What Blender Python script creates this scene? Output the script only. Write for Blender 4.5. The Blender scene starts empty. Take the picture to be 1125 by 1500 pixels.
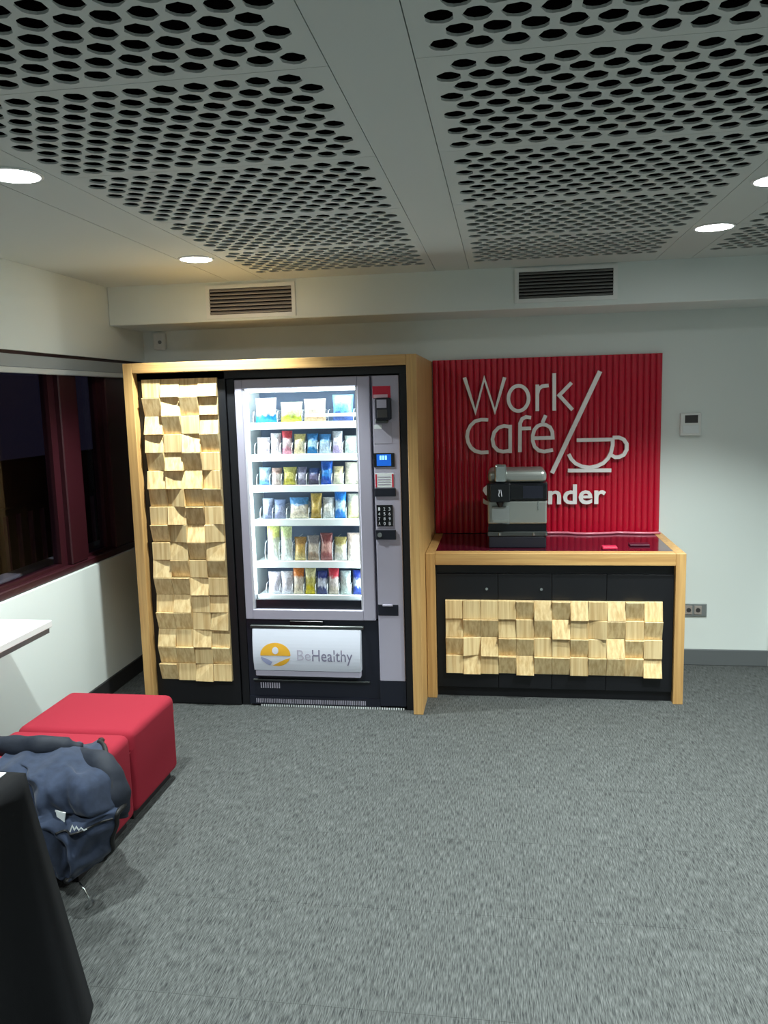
import bpy, bmesh, math, random
from mathutils import Vector, Matrix, noise
from mathutils.geometry import delaunay_2d_cdt
random.seed(7)
scene = bpy.context.scene
C = scene.collection

# ------------------------------------------------------------------ camera
cam_d = bpy.data.cameras.new('camera'); cam = bpy.data.objects.new('camera', cam_d); C.objects.link(cam)
cam_d.sensor_fit = 'HORIZONTAL'; cam_d.sensor_width = 36.0; cam_d.lens = 36.0 * 1178.29 / 1125.0
cam_d.clip_start = 0.05; cam_d.clip_end = 100
Rv = (0.98929424, 0.14356835, -0.02617322); Uv = (0.00584395, 0.14023118, 0.99010154); Fv = (-0.14581754, 0.97965471, -0.13789089)
cam.matrix_world = Matrix(((Rv[0], Uv[0], -Fv[0], 0.5227), (Rv[1], Uv[1], -Fv[1], -5.0495), (Rv[2], Uv[2], -Fv[2], 1.68), (0, 0, 0, 1)))
scene.camera = cam

# ------------------------------------------------------------------ world (night outside) and exposure
w = bpy.data.worlds.new('night'); scene.world = w; w.use_nodes = True
bg = w.node_tree.nodes['Background']; bg.inputs[0].default_value = (0.45, 0.42, 0.85, 1); bg.inputs[1].default_value = 0.014
vs = scene.view_settings
vs.view_transform = 'Standard'; vs.look = 'None'; vs.gamma = 1.0; vs.use_curve_mapping = False
vs.exposure = 0.2
LIGHT_COL = (0.90, 1.0, 0.97)
LIGHT_W = 185.0
LAMP_CONE = 110.0
LAMP_BLEND = 0.55

# ------------------------------------------------------------------ material helpers
def srgb(r, g, b):
    f = lambda c: (c / 255 / 12.92) if c / 255 <= 0.04045 else ((c / 255 + 0.055) / 1.055) ** 2.4
    return (f(r), f(g), f(b), 1)

def new_mat(name):
    m = bpy.data.materials.new(name); m.use_nodes = True
    nt = m.node_tree; b = nt.nodes['Principled BSDF']
    return m, nt, b

def plain(name, col, rough=0.5, metal=0.0, spec=0.5, bump=0.0, bscale=200, var=0.0, coat=0.0):
    m, nt, b = new_mat(name)
    b.inputs['Roughness'].default_value = rough; b.inputs['Metallic'].default_value = metal
    b.inputs['Specular IOR Level'].default_value = spec; b.inputs['Base Color'].default_value = col
    b.inputs['Coat Weight'].default_value = coat
    if bump or var:
        g = nt.nodes.new('ShaderNodeNewGeometry')
        n = nt.nodes.new('ShaderNodeTexNoise'); n.inputs['Scale'].default_value = bscale; n.inputs['Detail'].default_value = 4
        nt.links.new(g.outputs['Position'], n.inputs['Vector'])
        if bump:
            bp = nt.nodes.new('ShaderNodeBump'); bp.inputs['Strength'].default_value = bump; bp.inputs['Distance'].default_value = 0.002
            nt.links.new(n.outputs['Fac'], bp.inputs['Height']); nt.links.new(bp.outputs['Normal'], b.inputs['Normal'])
        if var:
            mx = nt.nodes.new('ShaderNodeMix'); mx.data_type = 'RGBA'
            mx.inputs['A'].default_value = tuple(c * (1 - var) for c in col[:3]) + (1,)
            mx.inputs['B'].default_value = tuple(min(1, c * (1 + var)) for c in col[:3]) + (1,)
            nt.links.new(n.outputs['Fac'], mx.inputs['Factor']); nt.links.new(mx.outputs['Result'], b.inputs['Base Color'])
    return m

def emit(name, col, strength):
    m, nt, b = new_mat(name)
    b.inputs['Base Color'].default_value = col
    b.inputs['Emission Color'].default_value = col; b.inputs['Emission Strength'].default_value = strength
    return m

def wood(name, c1, c2, axis='Z', scale=1.0, per_object=False, rough=0.45):
    m, nt, b = new_mat(name); N = nt.nodes; L = nt.links
    if per_object:
        tc = N.new('ShaderNodeTexCoord'); src = tc.outputs['Object']
        oi = N.new('ShaderNodeObjectInfo')
        mul = N.new('ShaderNodeVectorMath'); mul.operation = 'SCALE'; mul.inputs[0].default_value = (13.1, 7.7, 5.3)
        L.new(oi.outputs['Random'], mul.inputs['Scale'])
        add = N.new('ShaderNodeVectorMath'); L.new(src, add.inputs[0]); L.new(mul.outputs[0], add.inputs[1]); src = add.outputs[0]
    else:
        g = N.new('ShaderNodeNewGeometry'); src = g.outputs['Position']
    mp = N.new('ShaderNodeMapping')
    s = {'X': (1.2, 38, 38), 'Y': (38, 1.2, 38), 'Z': (38, 38, 1.2)}[axis]
    mp.inputs['Scale'].default_value = tuple(v * scale for v in s)
    L.new(src, mp.inputs['Vector'])
    n = N.new('ShaderNodeTexNoise'); n.inputs['Scale'].default_value = 1.6; n.inputs['Detail'].default_value = 5; n.inputs['Roughness'].default_value = 0.55; n.inputs['Distortion'].default_value = 0.25
    L.new(mp.outputs[0], n.inputs['Vector'])
    r = N.new('ShaderNodeValToRGB'); r.color_ramp.elements[0].position = 0.34; r.color_ramp.elements[0].color = c1
    r.color_ramp.elements[1].position = 0.62; r.color_ramp.elements[1].color = c2
    L.new(n.outputs['Fac'], r.inputs['Fac']); col = r.outputs['Color']
    if per_object:
        hs = N.new('ShaderNodeHueSaturation')
        mr = N.new('ShaderNodeMapRange'); mr.inputs['To Min'].default_value = 0.86; mr.inputs['To Max'].default_value = 1.10
        L.new(oi.outputs['Random'], mr.inputs['Value']); L.new(mr.outputs[0], hs.inputs['Value']); L.new(col, hs.inputs['Color']); col = hs.outputs['Color']
    L.new(col, b.inputs['Base Color']); b.inputs['Roughness'].default_value = rough
    bp = N.new('ShaderNodeBump'); bp.inputs['Strength'].default_value = 0.12; bp.inputs['Distance'].default_value = 0.001
    L.new(n.outputs['Fac'], bp.inputs['Height']); L.new(bp.outputs['Normal'], b.inputs['Normal'])
    return m

def carpet_mat():
    m, nt, b = new_mat('carpet'); N = nt.nodes; L = nt.links
    g = N.new('ShaderNodeNewGeometry')
    def streak(sx, sy, sc, det):
        mp = N.new('ShaderNodeMapping'); mp.inputs['Scale'].default_value = (sx, sy, 1); L.new(g.outputs['Position'], mp.inputs['Vector'])
        n = N.new('ShaderNodeTexNoise'); n.inputs['Scale'].default_value = sc; n.inputs['Detail'].default_value = det; n.inputs['Roughness'].default_value = 0.6
        L.new(mp.outputs[0], n.inputs['Vector']); return n.outputs['Fac']
    a = streak(1.0, 0.075, 310, 2); c = streak(1, 0.5, 14, 4)
    r = N.new('ShaderNodeValToRGB'); e = r.color_ramp.elements
    e[0].position = 0.28; e[0].color = srgb(38, 40, 41); e[1].position = 0.76; e[1].color = srgb(102, 105, 104)
    L.new(a, r.inputs['Fac'])
    mr = N.new('ShaderNodeMapRange'); mr.inputs['From Min'].default_value = 0.3; mr.inputs['From Max'].default_value = 0.7; mr.inputs['To Min'].default_value = 0.90; mr.inputs['To Max'].default_value = 1.08
    L.new(c, mr.inputs['Value'])
    vm = N.new('ShaderNodeVectorMath'); vm.operation = 'SCALE'; L.new(r.outputs['Color'], vm.inputs[0]); L.new(mr.outputs[0], vm.inputs['Scale'])
    L.new(vm.outputs[0], b.inputs['Base Color'])
    b.inputs['Roughness'].default_value = 0.95; b.inputs['Specular IOR Level'].default_value = 0.15
    bp = N.new('ShaderNodeBump'); bp.inputs['Strength'].default_value = 0.25; bp.inputs['Distance'].default_value = 0.002
    L.new(a, bp.inputs['Height']); L.new(bp.outputs['Normal'], b.inputs['Normal'])
    return m

def glass_mat(name, tint=(1, 1, 1, 1), refl=1.0):
    m = bpy.data.materials.new(name); m.use_nodes = True; nt = m.node_tree; nt.nodes.clear()
    o = nt.nodes.new('ShaderNodeOutputMaterial'); mx = nt.nodes.new('ShaderNodeMixShader')
    t = nt.nodes.new('ShaderNodeBsdfTransparent'); t.inputs[0].default_value = tint
    g = nt.nodes.new('ShaderNodeBsdfGlossy'); g.inputs['Roughness'].default_value = 0.02
    f = nt.nodes.new('ShaderNodeFresnel'); f.inputs['IOR'].default_value = 1.45
    mm = nt.nodes.new('ShaderNodeMath'); mm.operation = 'MULTIPLY'; mm.inputs[1].default_value = refl
    nt.links.new(f.outputs[0], mm.inputs[0]); nt.links.new(mm.outputs[0], mx.inputs[0])
    nt.links.new(t.outputs[0], mx.inputs[1]); nt.links.new(g.outputs[0], mx.inputs[2]); nt.links.new(mx.outputs[0], o.inputs[0])
    return m

def band_mat(name, bottom, mid, top, rough=0.35):
    """printed snack wrapper: three colour bands up the bag with speckled print"""
    m, nt, b = new_mat(name); N = nt.nodes; L = nt.links
    tc = N.new('ShaderNodeTexCoord'); sp = N.new('ShaderNodeSeparateXYZ'); L.new(tc.outputs['Generated'], sp.inputs[0])
    n = N.new('ShaderNodeTexNoise'); n.inputs['Scale'].default_value = 4.0; n.inputs['Detail'].default_value = 3; L.new(tc.outputs['Generated'], n.inputs['Vector'])
    ma = N.new('ShaderNodeMath'); ma.operation = 'MULTIPLY_ADD'; ma.inputs[1].default_value = 0.35; L.new(n.outputs['Fac'], ma.inputs[0])
    sb = N.new('ShaderNodeMath'); sb.operation = 'SUBTRACT'; sb.inputs[1].default_value = 0.175; L.new(sp.outputs['Z'], sb.inputs[0]); L.new(sb.outputs[0], ma.inputs[2])
    r = N.new('ShaderNodeValToRGB'); e = r.color_ramp.elements
    e[0].position = 0.28; e[0].color = bottom; e[1].position = 0.72; e[1].color = top
    x = e.new(0.36); x.color = mid; x = e.new(0.62); x.color = mid
    L.new(ma.outputs[0], r.inputs['Fac'])
    n2 = N.new('ShaderNodeTexNoise'); n2.inputs['Scale'].default_value = 9.0; n2.inputs['Detail'].default_value = 2; L.new(tc.outputs['Generated'], n2.inputs['Vector'])
    mr = N.new('ShaderNodeMapRange'); mr.inputs['From Min'].default_value = 0.35; mr.inputs['From Max'].default_value = 0.65; mr.inputs['To Min'].default_value = 0.62; mr.inputs['To Max'].default_value = 1.05
    L.new(n2.outputs['Fac'], mr.inputs['Value'])
    vm = N.new('ShaderNodeVectorMath'); vm.operation = 'SCALE'; L.new(r.outputs['Color'], vm.inputs[0]); L.new(mr.outputs[0], vm.inputs['Scale'])
    L.new(vm.outputs[0], b.inputs['Base Color']); b.inputs['Roughness'].default_value = rough
    bp = N.new('ShaderNodeBump'); bp.inputs['Strength'].default_value = 0.6; bp.inputs['Distance'].default_value = 0.004
    L.new(n2.outputs['Fac'], bp.inputs['Height']); L.new(bp.outputs['Normal'], b.inputs['Normal'])
    return m

M = {}
M['wall'] = plain('wall_paint', srgb(216, 223, 220), 0.85, bump=0.05, bscale=300)
M['ceil'] = plain('ceiling_paint', srgb(196, 202, 198), 0.8, bump=0.03, bscale=300)
M['void'] = plain('plenum_black', srgb(14, 13, 13), 0.95, spec=0.0)
M['skirt'] = plain('skirting_grey', srgb(92, 96, 98), 0.6)
M['skirt_dark'] = plain('skirting_dark', srgb(38, 38, 40), 0.6)
M['carpet'] = carpet_mat()
M['subfloor'] = plain('floor_backing', srgb(30, 31, 32), 0.95)
M['oak'] = wood('oak_vertical', srgb(182, 138, 84), srgb(206, 165, 105), 'Z')
M['oak_x'] = wood('oak_horizontal', srgb(182, 138, 84), srgb(206, 165, 105), 'X')
M['oak_y'] = wood('oak_depth', srgb(182, 138, 84), srgb(206, 165, 105), 'Y')
M['block'] = wood('block_pine', srgb(208, 172, 118), srgb(238, 212, 160), 'Z', 1.0, True)
M['block_x'] = wood('block_pine_cross', srgb(210, 176, 122), srgb(236, 210, 158), 'X', 1.0, True)
M['black'] = plain('black_laminate', srgb(13, 14, 19), 0.45, var=0.06, bscale=20)
M['black_gloss'] = plain('black_gloss', srgb(12, 13, 18), 0.18)
M['navy'] = plain('machine_dark_panel', srgb(22, 25, 38), 0.4)
M['lav'] = plain('machine_lavender_grey', srgb(176, 172, 190), 0.42, 0.15)
M['lav_lt'] = plain('machine_light_frame', srgb(206, 206, 216), 0.4, 0.1)
M['inner'] = plain('machine_interior_white', srgb(232, 240, 242), 0.5)
M['tray'] = plain('tray_white', srgb(226, 236, 236), 0.4)
M['wire'] = plain('wire_white', srgb(205, 210, 214), 0.35, 0.3)
M['flap'] = plain('flap_white', srgb(208, 212, 226), 0.35)
M['glass'] = glass_mat('machine_glass', refl=0.35)
M['win_glass'] = glass_mat('window_glass', (0.8, 0.8, 0.85, 1), 0.12)
M['red_board'] = plain('sign_red_gloss', srgb(190, 15, 47), 0.24, coat=0.3)
M['letter'] = plain('letter_white', srgb(244, 240, 240), 0.45)
M['maroon_top'] = plain('counter_maroon_gloss', srgb(68, 16, 32), 0.16, coat=0.4)
M['red_fab'] = plain('ottoman_red_wool', srgb(150, 38, 54), 0.9, spec=0.2, bump=0.35, bscale=700, var=0.08)
M['plinth'] = plain('ottoman_plinth', srgb(24, 20, 22), 0.7)
M['maroon'] = plain('window_frame_maroon', srgb(48, 11, 20), 0.4)
M['blind'] = plain('blind_grey', srgb(150, 156, 158), 0.7)
M['blind_rail'] = plain('blind_rail', srgb(196, 202, 202), 0.4)
M['white_pl'] = plain('white_plastic', srgb(222, 224, 222), 0.4)
M['grey_metal'] = plain('grey_metal', srgb(140, 145, 145), 0.4, 0.5)
M['dark_metal'] = plain('dark_metal', srgb(64, 62, 62), 0.5, 0.3)
M['slat'] = plain('grille_slat', srgb(150, 142, 136), 0.5)
M['slat_dk'] = plain('grille_slat_dark', srgb(112, 112, 110), 0.5)
M['inner_shade'] = plain('machine_interior_shade', srgb(96, 112, 136), 0.6)  # blue-grey colour stands in for the shade behind the snacks
M['chrome'] = plain('chrome', srgb(205, 210, 210), 0.18, 1.0)
M['steel'] = plain('brushed_steel', srgb(168, 172, 168), 0.32, 0.75)
M['steel_dk'] = plain('dark_steel', srgb(84, 88, 88), 0.3, 0.7)
M['clear_grey'] = plain('smoked_container', srgb(118, 124, 124), 0.2)
M['cloth_black'] = plain('tablecloth_black', srgb(20, 21, 24), 0.8, spec=0.2, bump=0.2, bscale=500)
M['jacket'] = plain('jacket_navy_velour', srgb(44, 53, 72), 0.9, spec=0.2, bump=0.5, bscale=32, var=0.5)
M['jacket'].node_tree.nodes['Principled BSDF'].inputs['Sheen Weight'].default_value = 0.12
M['jacket_dk'] = plain('jacket_dark_shell', srgb(30, 35, 46), 0.7, spec=0.3, bump=0.3, bscale=60, var=0.2)
M['piping'] = plain('jacket_binding', srgb(6, 6, 8), 0.6)
M['concrete'] = plain('outside_concrete', srgb(120, 118, 122), 0.9)
M['outside_dark'] = plain('outside_dark', srgb(20, 19, 22), 0.9, spec=0)
M['rail'] = plain('outside_rail', srgb(120, 60, 78), 0.6)
M['red_card'] = plain('red_card', srgb(196, 24, 56), 0.4)
M['pale_pink'] = plain('pale_pink_print', srgb(226, 190, 202), 0.4)
M['sticker'] = plain('sticker_grey', srgb(168, 164, 180), 0.25)
M['screen_blue'] = emit('screen_blue', srgb(10, 88, 190), 0.55)
M['screen_txt'] = emit('screen_text', srgb(150, 215, 250), 0.9)
M['yellow'] = plain('logo_yellow', srgb(226, 170, 50), 0.5)
M['logo_grey'] = plain('logo_blue_grey', srgb(150, 156, 192), 0.5)
M['txt_grey'] = plain('logo_text', srgb(120, 116, 142), 0.5)
M['txt_lt'] = plain('logo_text_light', srgb(176, 172, 192), 0.5)
M['txt_white'] = plain('print_white', srgb(220, 222, 230), 0.5)
M['pink_tube'] = plain('clear_pink_cord', srgb(224, 130, 150), 0.25)
M['packet_red'] = plain('packet_red', srgb(205, 42, 78), 0.4)
M['dark_reflect'] = plain('dark_reflect', srgb(74, 12, 36), 0.4)  # colour of a dark reflection on the worktop
M['tag_white'] = plain('tag_white', srgb(220, 226, 228), 0.6)
M['lamp'] = emit('downlight_diffuser', (0.96, 1.0, 0.98, 1), 50.0)
M['led'] = emit('led_tube', (0.86, 0.97, 1.0, 1), 7.0)

# ------------------------------------------------------------------ geometry helpers
def box(bm, x0, x1, y0, y1, z0, z1, bevel=0.0, seg=1):
    r = bmesh.ops.create_cube(bm, size=1.0)
    vs_ = r['verts']
    for v in vs_:
        v.co = Vector(((x0 + x1) / 2 + v.co.x * (x1 - x0), (y0 + y1) / 2 + v.co.y * (y1 - y0), (z0 + z1) / 2 + v.co.z * (z1 - z0)))
    if bevel:
        es = list({e for v in vs_ for e in v.link_edges})
        bmesh.ops.bevel(bm, geom=es, offset=bevel, segments=seg, affect='EDGES', profile=0.5)
    return bm

def bx(*a, **k): return box(bmesh.new(), *a, **k)

def cyl(bm, p0, p1, r, seg=16, r2=None):
    p0 = Vector(p0); p1 = Vector(p1); d = p1 - p0
    q = d.to_track_quat('Z', 'Y').to_matrix().to_4x4()
    bmesh.ops.create_cone(bm, cap_ends=True, segments=seg, radius1=r, radius2=r if r2 is None else r2, depth=d.length, matrix=Matrix.Translation((p0 + p1) / 2) @ q)
    return bm

def tube(bm, pts, r, seg=8, cap=True):
    pts = [Vector(p) for p in pts]; rs = r if isinstance(r, (list, tuple)) else [r] * len(pts)
    rings = []; prev = None
    for i, p in enumerate(pts):
        t = (pts[min(i + 1, len(pts) - 1)] - pts[max(i - 1, 0)]).normalized()
        if prev is None:
            up = Vector((0, 0, 1)) if abs(t.z) < 0.9 else Vector((1, 0, 0))
            n = t.cross(up).normalized()
        else:
            n = (prev - t * prev.dot(t)).normalized()
        prev = n; b = t.cross(n)
        rings.append([bm.verts.new(p + (n * math.cos(a) + b * math.sin(a)) * rs[i]) for a in [2 * math.pi * k / seg for k in range(seg)]])
    for a, b in zip(rings, rings[1:]):
        for k in range(seg): bm.faces.new((a[k], a[(k + 1) % seg], b[(k + 1) % seg], b[k]))
    if cap:
        bm.faces.new(rings[0][::-1]); bm.faces.new(rings[-1])
    return bm

def prism(bm, pts, y0, y1):
    """polygon in (x, z) extruded from y0 (front) to y1"""
    a = [bm.verts.new((x, y0, z)) for x, z in pts]; b = [bm.verts.new((x, y1, z)) for x, z in pts]
    bm.faces.new(a); bm.faces.new(b[::-1]); n = len(pts)
    for i in range(n): bm.faces.new((a[i], b[i], b[(i + 1) % n], a[(i + 1) % n]))
    return bm

def ribbon(bm, pts, wd, y0, y1):
    """stroke of width wd along points in (x, z), extruded in y"""
    P = [Vector(p) for p in pts]; closed = (P[0] - P[-1]).length < 1e-3 and len(P) > 3
    if closed: P = P[:-1]
    n = len(P); L_, R_ = [], []
    for i in range(n):
        if closed: a, c = P[i - 1], P[(i + 1) % n]
        else: a, c = P[max(i - 1, 0)], P[min(i + 1, n - 1)]
        d1 = (P[i] - a).normalized() if (P[i] - a).length > 1e-6 else (c - P[i]).normalized()
        d2 = (c - P[i]).normalized() if (c - P[i]).length > 1e-6 else d1
        t = (d1 + d2)
        t = t.normalized() if t.length > 1e-3 else d1
        nn = Vector((-t.y, t.x)); k = 1 / max(0.35, nn.dot(Vector((-d1.y, d1.x))))
        k = min(k, 1.9)
        L_.append(P[i] + nn * wd / 2 * k); R_.append(P[i] - nn * wd / 2 * k)
    mk = lambda q, y: bm.verts.new((q.x, y, q.y))
    lf = [mk(q, y0) for q in L_]; rf = [mk(q, y0) for q in R_]; lb = [mk(q, y1) for q in L_]; rb = [mk(q, y1) for q in R_]
    for i in range(n if closed else n - 1):
        j = (i + 1) % n
        for f in ((lf[i], lf[j], rf[j], rf[i]), (lb[i], rb[i], rb[j], lb[j]), (lf[i], lb[i], lb[j], lf[j]), (rf[i], rf[j], rb[j], rb[i])): bm.faces.new(f)
    if not closed:
        bm.faces.new((lf[0], rf[0], rb[0], lb[0])); bm.faces.new((lf[-1], lb[-1], rb[-1], rf[-1]))
    return bm

def mesh_of(bm, name, smooth=False):
    bmesh.ops.recalc_face_normals(bm, faces=bm.faces)
    me = bpy.data.meshes.new(name); bm.to_mesh(me); bm.free()
    if smooth:
        for p in me.polygons: p.use_smooth = True
    return me

WORLD = {}
def obj(name, bm, mat, parent=None, smooth=False, loc=None):
    me = bm if isinstance(bm, bpy.types.Mesh) else mesh_of(bm, name, smooth)
    if mat is not None and not me.materials: me.materials.append(M[mat] if isinstance(mat, str) else mat)
    o = bpy.data.objects.new(name, me); C.objects.link(o)
    wl = Vector(loc) if loc is not None else Vector((0, 0, 0))
    if parent is not None:
        o.parent = parent; o.location = wl - WORLD[parent]
    else: o.location = wl
    WORLD[o] = wl
    return o

def thing(name, label, cat, loc=(0, 0, 0), group=None):
    o = bpy.data.objects.new(name, None); C.objects.link(o); o.location = loc; o.empty_display_size = 0.05
    WORLD[o] = Vector(loc); return tag(o, label, cat, group)

def tag(o, label, cat, group=None):
    o['label'] = label; o['category'] = cat
    if group: o['group'] = group
    return o

def struct(name, bm, mat, parent=None, smooth=False):
    o = obj(name, bm, mat, parent, smooth); o['kind'] = 'structure'; return o

def text_mesh(s, size, offset=0.0, extrude=0.002, shear=0.0):
    cu = bpy.data.curves.new('txt', 'FONT'); cu.body = s; cu.size = size; cu.offset = offset; cu.extrude = extrude; cu.resolution_u = 3; cu.shear = shear
    o = bpy.data.objects.new('txt', cu); C.objects.link(o)
    dg = bpy.context.evaluated_depsgraph_get(); dg.update()
    me = bpy.data.meshes.new_from_object(o.evaluated_get(dg))
    bpy.data.objects.remove(o); bpy.data.curves.remove(cu)
    me.materials.clear()
    return me

def place_text(me, x0, x1, z0, z1=None, y=0.0, yfun=None):
    """lay a text mesh (xy) on the xz plane, fitted to x0..x1 (and z0..z1)"""
    xs = [v.co.x for v in me.vertices]; ys = [v.co.y for v in me.vertices]
    a, b, c, d = min(xs), max(xs), min(ys), max(ys); s = (x1 - x0) / (b - a); sz = s if z1 is None else (z1 - z0) / (d - c)
    for v in me.vertices:
        x = x0 + (v.co.x - a) * s; z = z0 + (v.co.y - c) * sz
        v.co = Vector((x, (yfun(x, z) if yfun else y) - v.co.z, z))
    return me

# ------------------------------------------------------------------ measures
XL, XR = -1.779, 3.75           # side walls
YF = -7.2                       # wall behind the camera
H = 2.38                        # ceiling
BEAM_Y, BEAM_Z = -0.45, 2.157
SILL, BL0, BL1 = 0.7905, 1.855, 1.963

# ------------------------------------------------------------------ floor: carpet tiles
fl = struct('floor', bx(XL - 0.15, XR + 0.1, YF - 0.1, 0.1, -0.08, -0.006), 'subfloor')
TS = 0.45
tile_me = mesh_of(bx(0.0004, TS - 0.0004, 0.0004, TS - 0.0004, -0.006, 0.0), 'carpet_tile')
ix0 = math.floor((XL + 0.76) / TS); ix1 = math.ceil((XR + 0.76) / TS)
iy0 = math.floor((YF + 3.057) / TS); iy1 = math.ceil(3.057 / TS)
for i in range(ix0, ix1):
    for j in range(iy0, iy1):
        x = -0.76 + i * TS; y = -3.057 + j * TS
        xa, xb, ya, yb = max(x, XL), min(x + TS, XR), max(y, YF), min(y + TS, 0)
        if xb - xa < 0.01 or yb - ya < 0.01: continue
        if xb - xa > TS - 1e-4 and yb - ya > TS - 1e-4:
            obj('carpet_tile', tile_me, 'carpet', fl, loc=(x, y, 0))
        else:
            obj('carpet_tile', bx(xa + 0.0004, xb - 0.0004, ya + 0.0004, yb - 0.0004, -0.006, 0), 'carpet', fl)

# ------------------------------------------------------------------ walls
struct('wall_back', bx(XL - 0.15, XR + 0.1, 0, 0.12, -0.08, 2.9), 'wall')
bm = bx(XL - 0.15, XL, YF, 0, -0.08, SILL); box(bm, XL - 0.15, XL, YF, 0, BL1, 2.9)
struct('wall_left', bm, 'wall')
struct('wall_right', bx(XR, XR + 0.1, YF, 0, -0.08, 2.9), 'wall')
struct('wall_front', bx(XL - 0.15, XR + 0.1, YF - 0.1, YF, -0.08, 2.9), 'wall')
struct('baseboard_back', bx(1.4855, 2.125, -0.014, 0, 0.0, 0.1004, bevel=0.003), 'skirt')
struct('baseboard_left', bx(XL, XL + 0.014, YF, 0, 0.0, 0.1004, bevel=0.003), 'skirt_dark')
struct('trim_1', bx(2.125, 2.30, -0.05, 0, 0, 2.157, bevel=0.004), 'wall')

# beam (bulkhead) along the back wall
struct('trim_2', bx(XL, XR, BEAM_Y, 0, BEAM_Z, H + 0.02, bevel=0.004), 'wall')

# ------------------------------------------------------------------ ceiling: perforated panels between plain strips
bm = bmesh.new()
g = 0.0016
PX = [(-0.82, 0.165), (0.348, 1.333), (1.516, 2.501), (2.684, 3.669)]
strips = [(XL, -1.026), (-1.026, -0.82), (0.165, 0.348), (1.333, 1.516), (2.501, 2.684), (3.669, XR)]
YE = -0.669
for a, b in strips: box(bm, a + g, b - g, YF, YE if False else BEAM_Y + 0.02, H, H + 0.018)
for a, b in PX: box(bm, a + g, b - g, YE, BEAM_Y + 0.02, H, H + 0.018)
for a, b in PX: box(bm, a + g, b - g, YF, YE - 0.651 * 8 - g, H, H + 0.018)
ceil = struct('ceiling', bm, 'ceil')
obj('plenum_slab', bx(XL - 0.15, XR + 0.1, YF - 0.1, 0.1, 2.80, 2.9), 'void', ceil)
bm = bmesh.new()
for x in (XL + 0.005, XR - 0.01): box(bm, x, x + 0.004, YF, 0, H + 0.02, 2.80)
obj('plenum_side', bm, 'void', ceil)

def perforated(wd, ln, th=0.006, r=0.0292, seg=14):
    holes = []
    for j in range(10):
        y = 0.052 + 0.0608 * j
        n, x0 = (12, 0.063 + 0.0358) if j % 2 == 0 else (13, 0.063)
        for k in range(n): holes.append((x0 + 0.0716 * k, y))
    V = []; E = []
    def loop(pts):
        s = len(V); V.extend(Vector(p) for p in pts); E.extend((s + i, s + (i + 1) % len(pts)) for i in range(len(pts)))
    e = 0.0008
    loop([(e, e), (wd - e, e), (wd - e, ln - e), (e, ln - e)])
    for cx, cy in holes: loop([(cx + r * math.cos(2 * math.pi * k / seg), cy + r * math.sin(2 * math.pi * k / seg)) for k in range(seg)])
    vo, eo, fo, *_ = delaunay_2d_cdt(V, E, [], 0, 1e-6)
    bm = bmesh.new(); vv = [bm.verts.new((v.x, v.y, 0)) for v in vo]
    for f in fo:
        c = sum((vo[i] for i in f), Vector((0, 0))) / 3
        if any((c.x - hx) ** 2 + (c.y - hy) ** 2 < (r * 0.9) ** 2 for hx, hy in holes): continue
        bm.faces.new([vv[i] for i in f])
    for f in bm.faces:
        f.normal_update()
        if f.normal.z > 0: f.normal_flip()
    for lp in [[(e, e), (wd - e, e), (wd - e, ln - e), (e, ln - e)]] + [[(cx + r * math.cos(2 * math.pi * k / seg), cy + r * math.sin(2 * math.pi * k / seg)) for k in range(seg)] for cx, cy in holes]:
        a = [bm.verts.new((x, y, 0)) for x, y in lp]; b = [bm.verts.new((x, y, th)) for x, y in lp]
        for i in range(len(lp)):
            j = (i + 1) % len(lp); bm.faces.new((a[i], a[j], b[j], b[i]))
    me = bpy.data.meshes.new('ceiling_panel'); bm.to_mesh(me); bm.free(); return me
pan_me = perforated(0.985, 0.651)
for a, b in PX:
    for k in range(1, 9):
        obj('ceiling_panel', pan_me, 'ceil', ceil, loc=(a, YE - 0.651 * k, H))

# ------------------------------------------------------------------ downlights
def downlight(x, y, label):
    t = thing('downlight', label, 'downlight', (x, y, H), 'round ceiling downlights')
    bm = bmesh.new(); n = 32
    prof = [(0.086, 0.0), (0.086, -0.004), (0.076, -0.006), (0.074, 0.0)]
    rings = [[bm.verts.new((x + r * math.cos(2 * math.pi * k / n), y + r * math.sin(2 * math.pi * k / n), H + dz)) for k in range(n)] for r, dz in prof]
    for i in range(4):
        for k in range(n): bm.faces.new((rings[i][k], rings[i][(k + 1) % n], rings[(i + 1) % 4][(k + 1) % n], rings[(i + 1) % 4][k]))
    obj('trim_ring', bm, 'white_pl', t)
    bm = cyl(bmesh.new(), (x, y, H - 0.0035), (x, y, H - 0.0005), 0.0755, 32)
    obj('diffuser', bm, 'lamp', t)
    ld = bpy.data.lights.new('downlight_lamp', 'SPOT'); ld.energy = LIGHT_W; ld.color = LIGHT_COL; ld.shadow_soft_size = 0.03
    ld.spot_size = math.radians(LAMP_CONE); ld.spot_blend = LAMP_BLEND
    lo = bpy.data.objects.new('downlight_lamp', ld); C.objects.link(lo); lo.parent = t; lo.location = (0, 0, -0.012)
downlight(-0.935, -1.20, 'round white downlight above the wooden cabinet, nearest the left air grille')
downlight(-0.925, -2.70, 'round white downlight at the left edge of the photo')
downlight(1.43, -1.29, 'round white downlight in front of the right air grille')
downlight(1.445, -2.06, 'round downlight cut off by the right edge of the photo')
for x, y, wh in ((-0.93, -4.2, 'over the black covered table'), (1.44, -3.6, 'behind the photo frame on the right row'), (-0.93, -5.7, 'last of the left row near the front wall'), (1.44, -5.2, 'last of the right row near the front wall'), (2.59, -2.4, 'in the far right strip, nearer the sign'), (2.59, -4.6, 'in the far right strip, nearer the front wall')):
    downlight(x, y, 'round ceiling downlight ' + wh)

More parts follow.
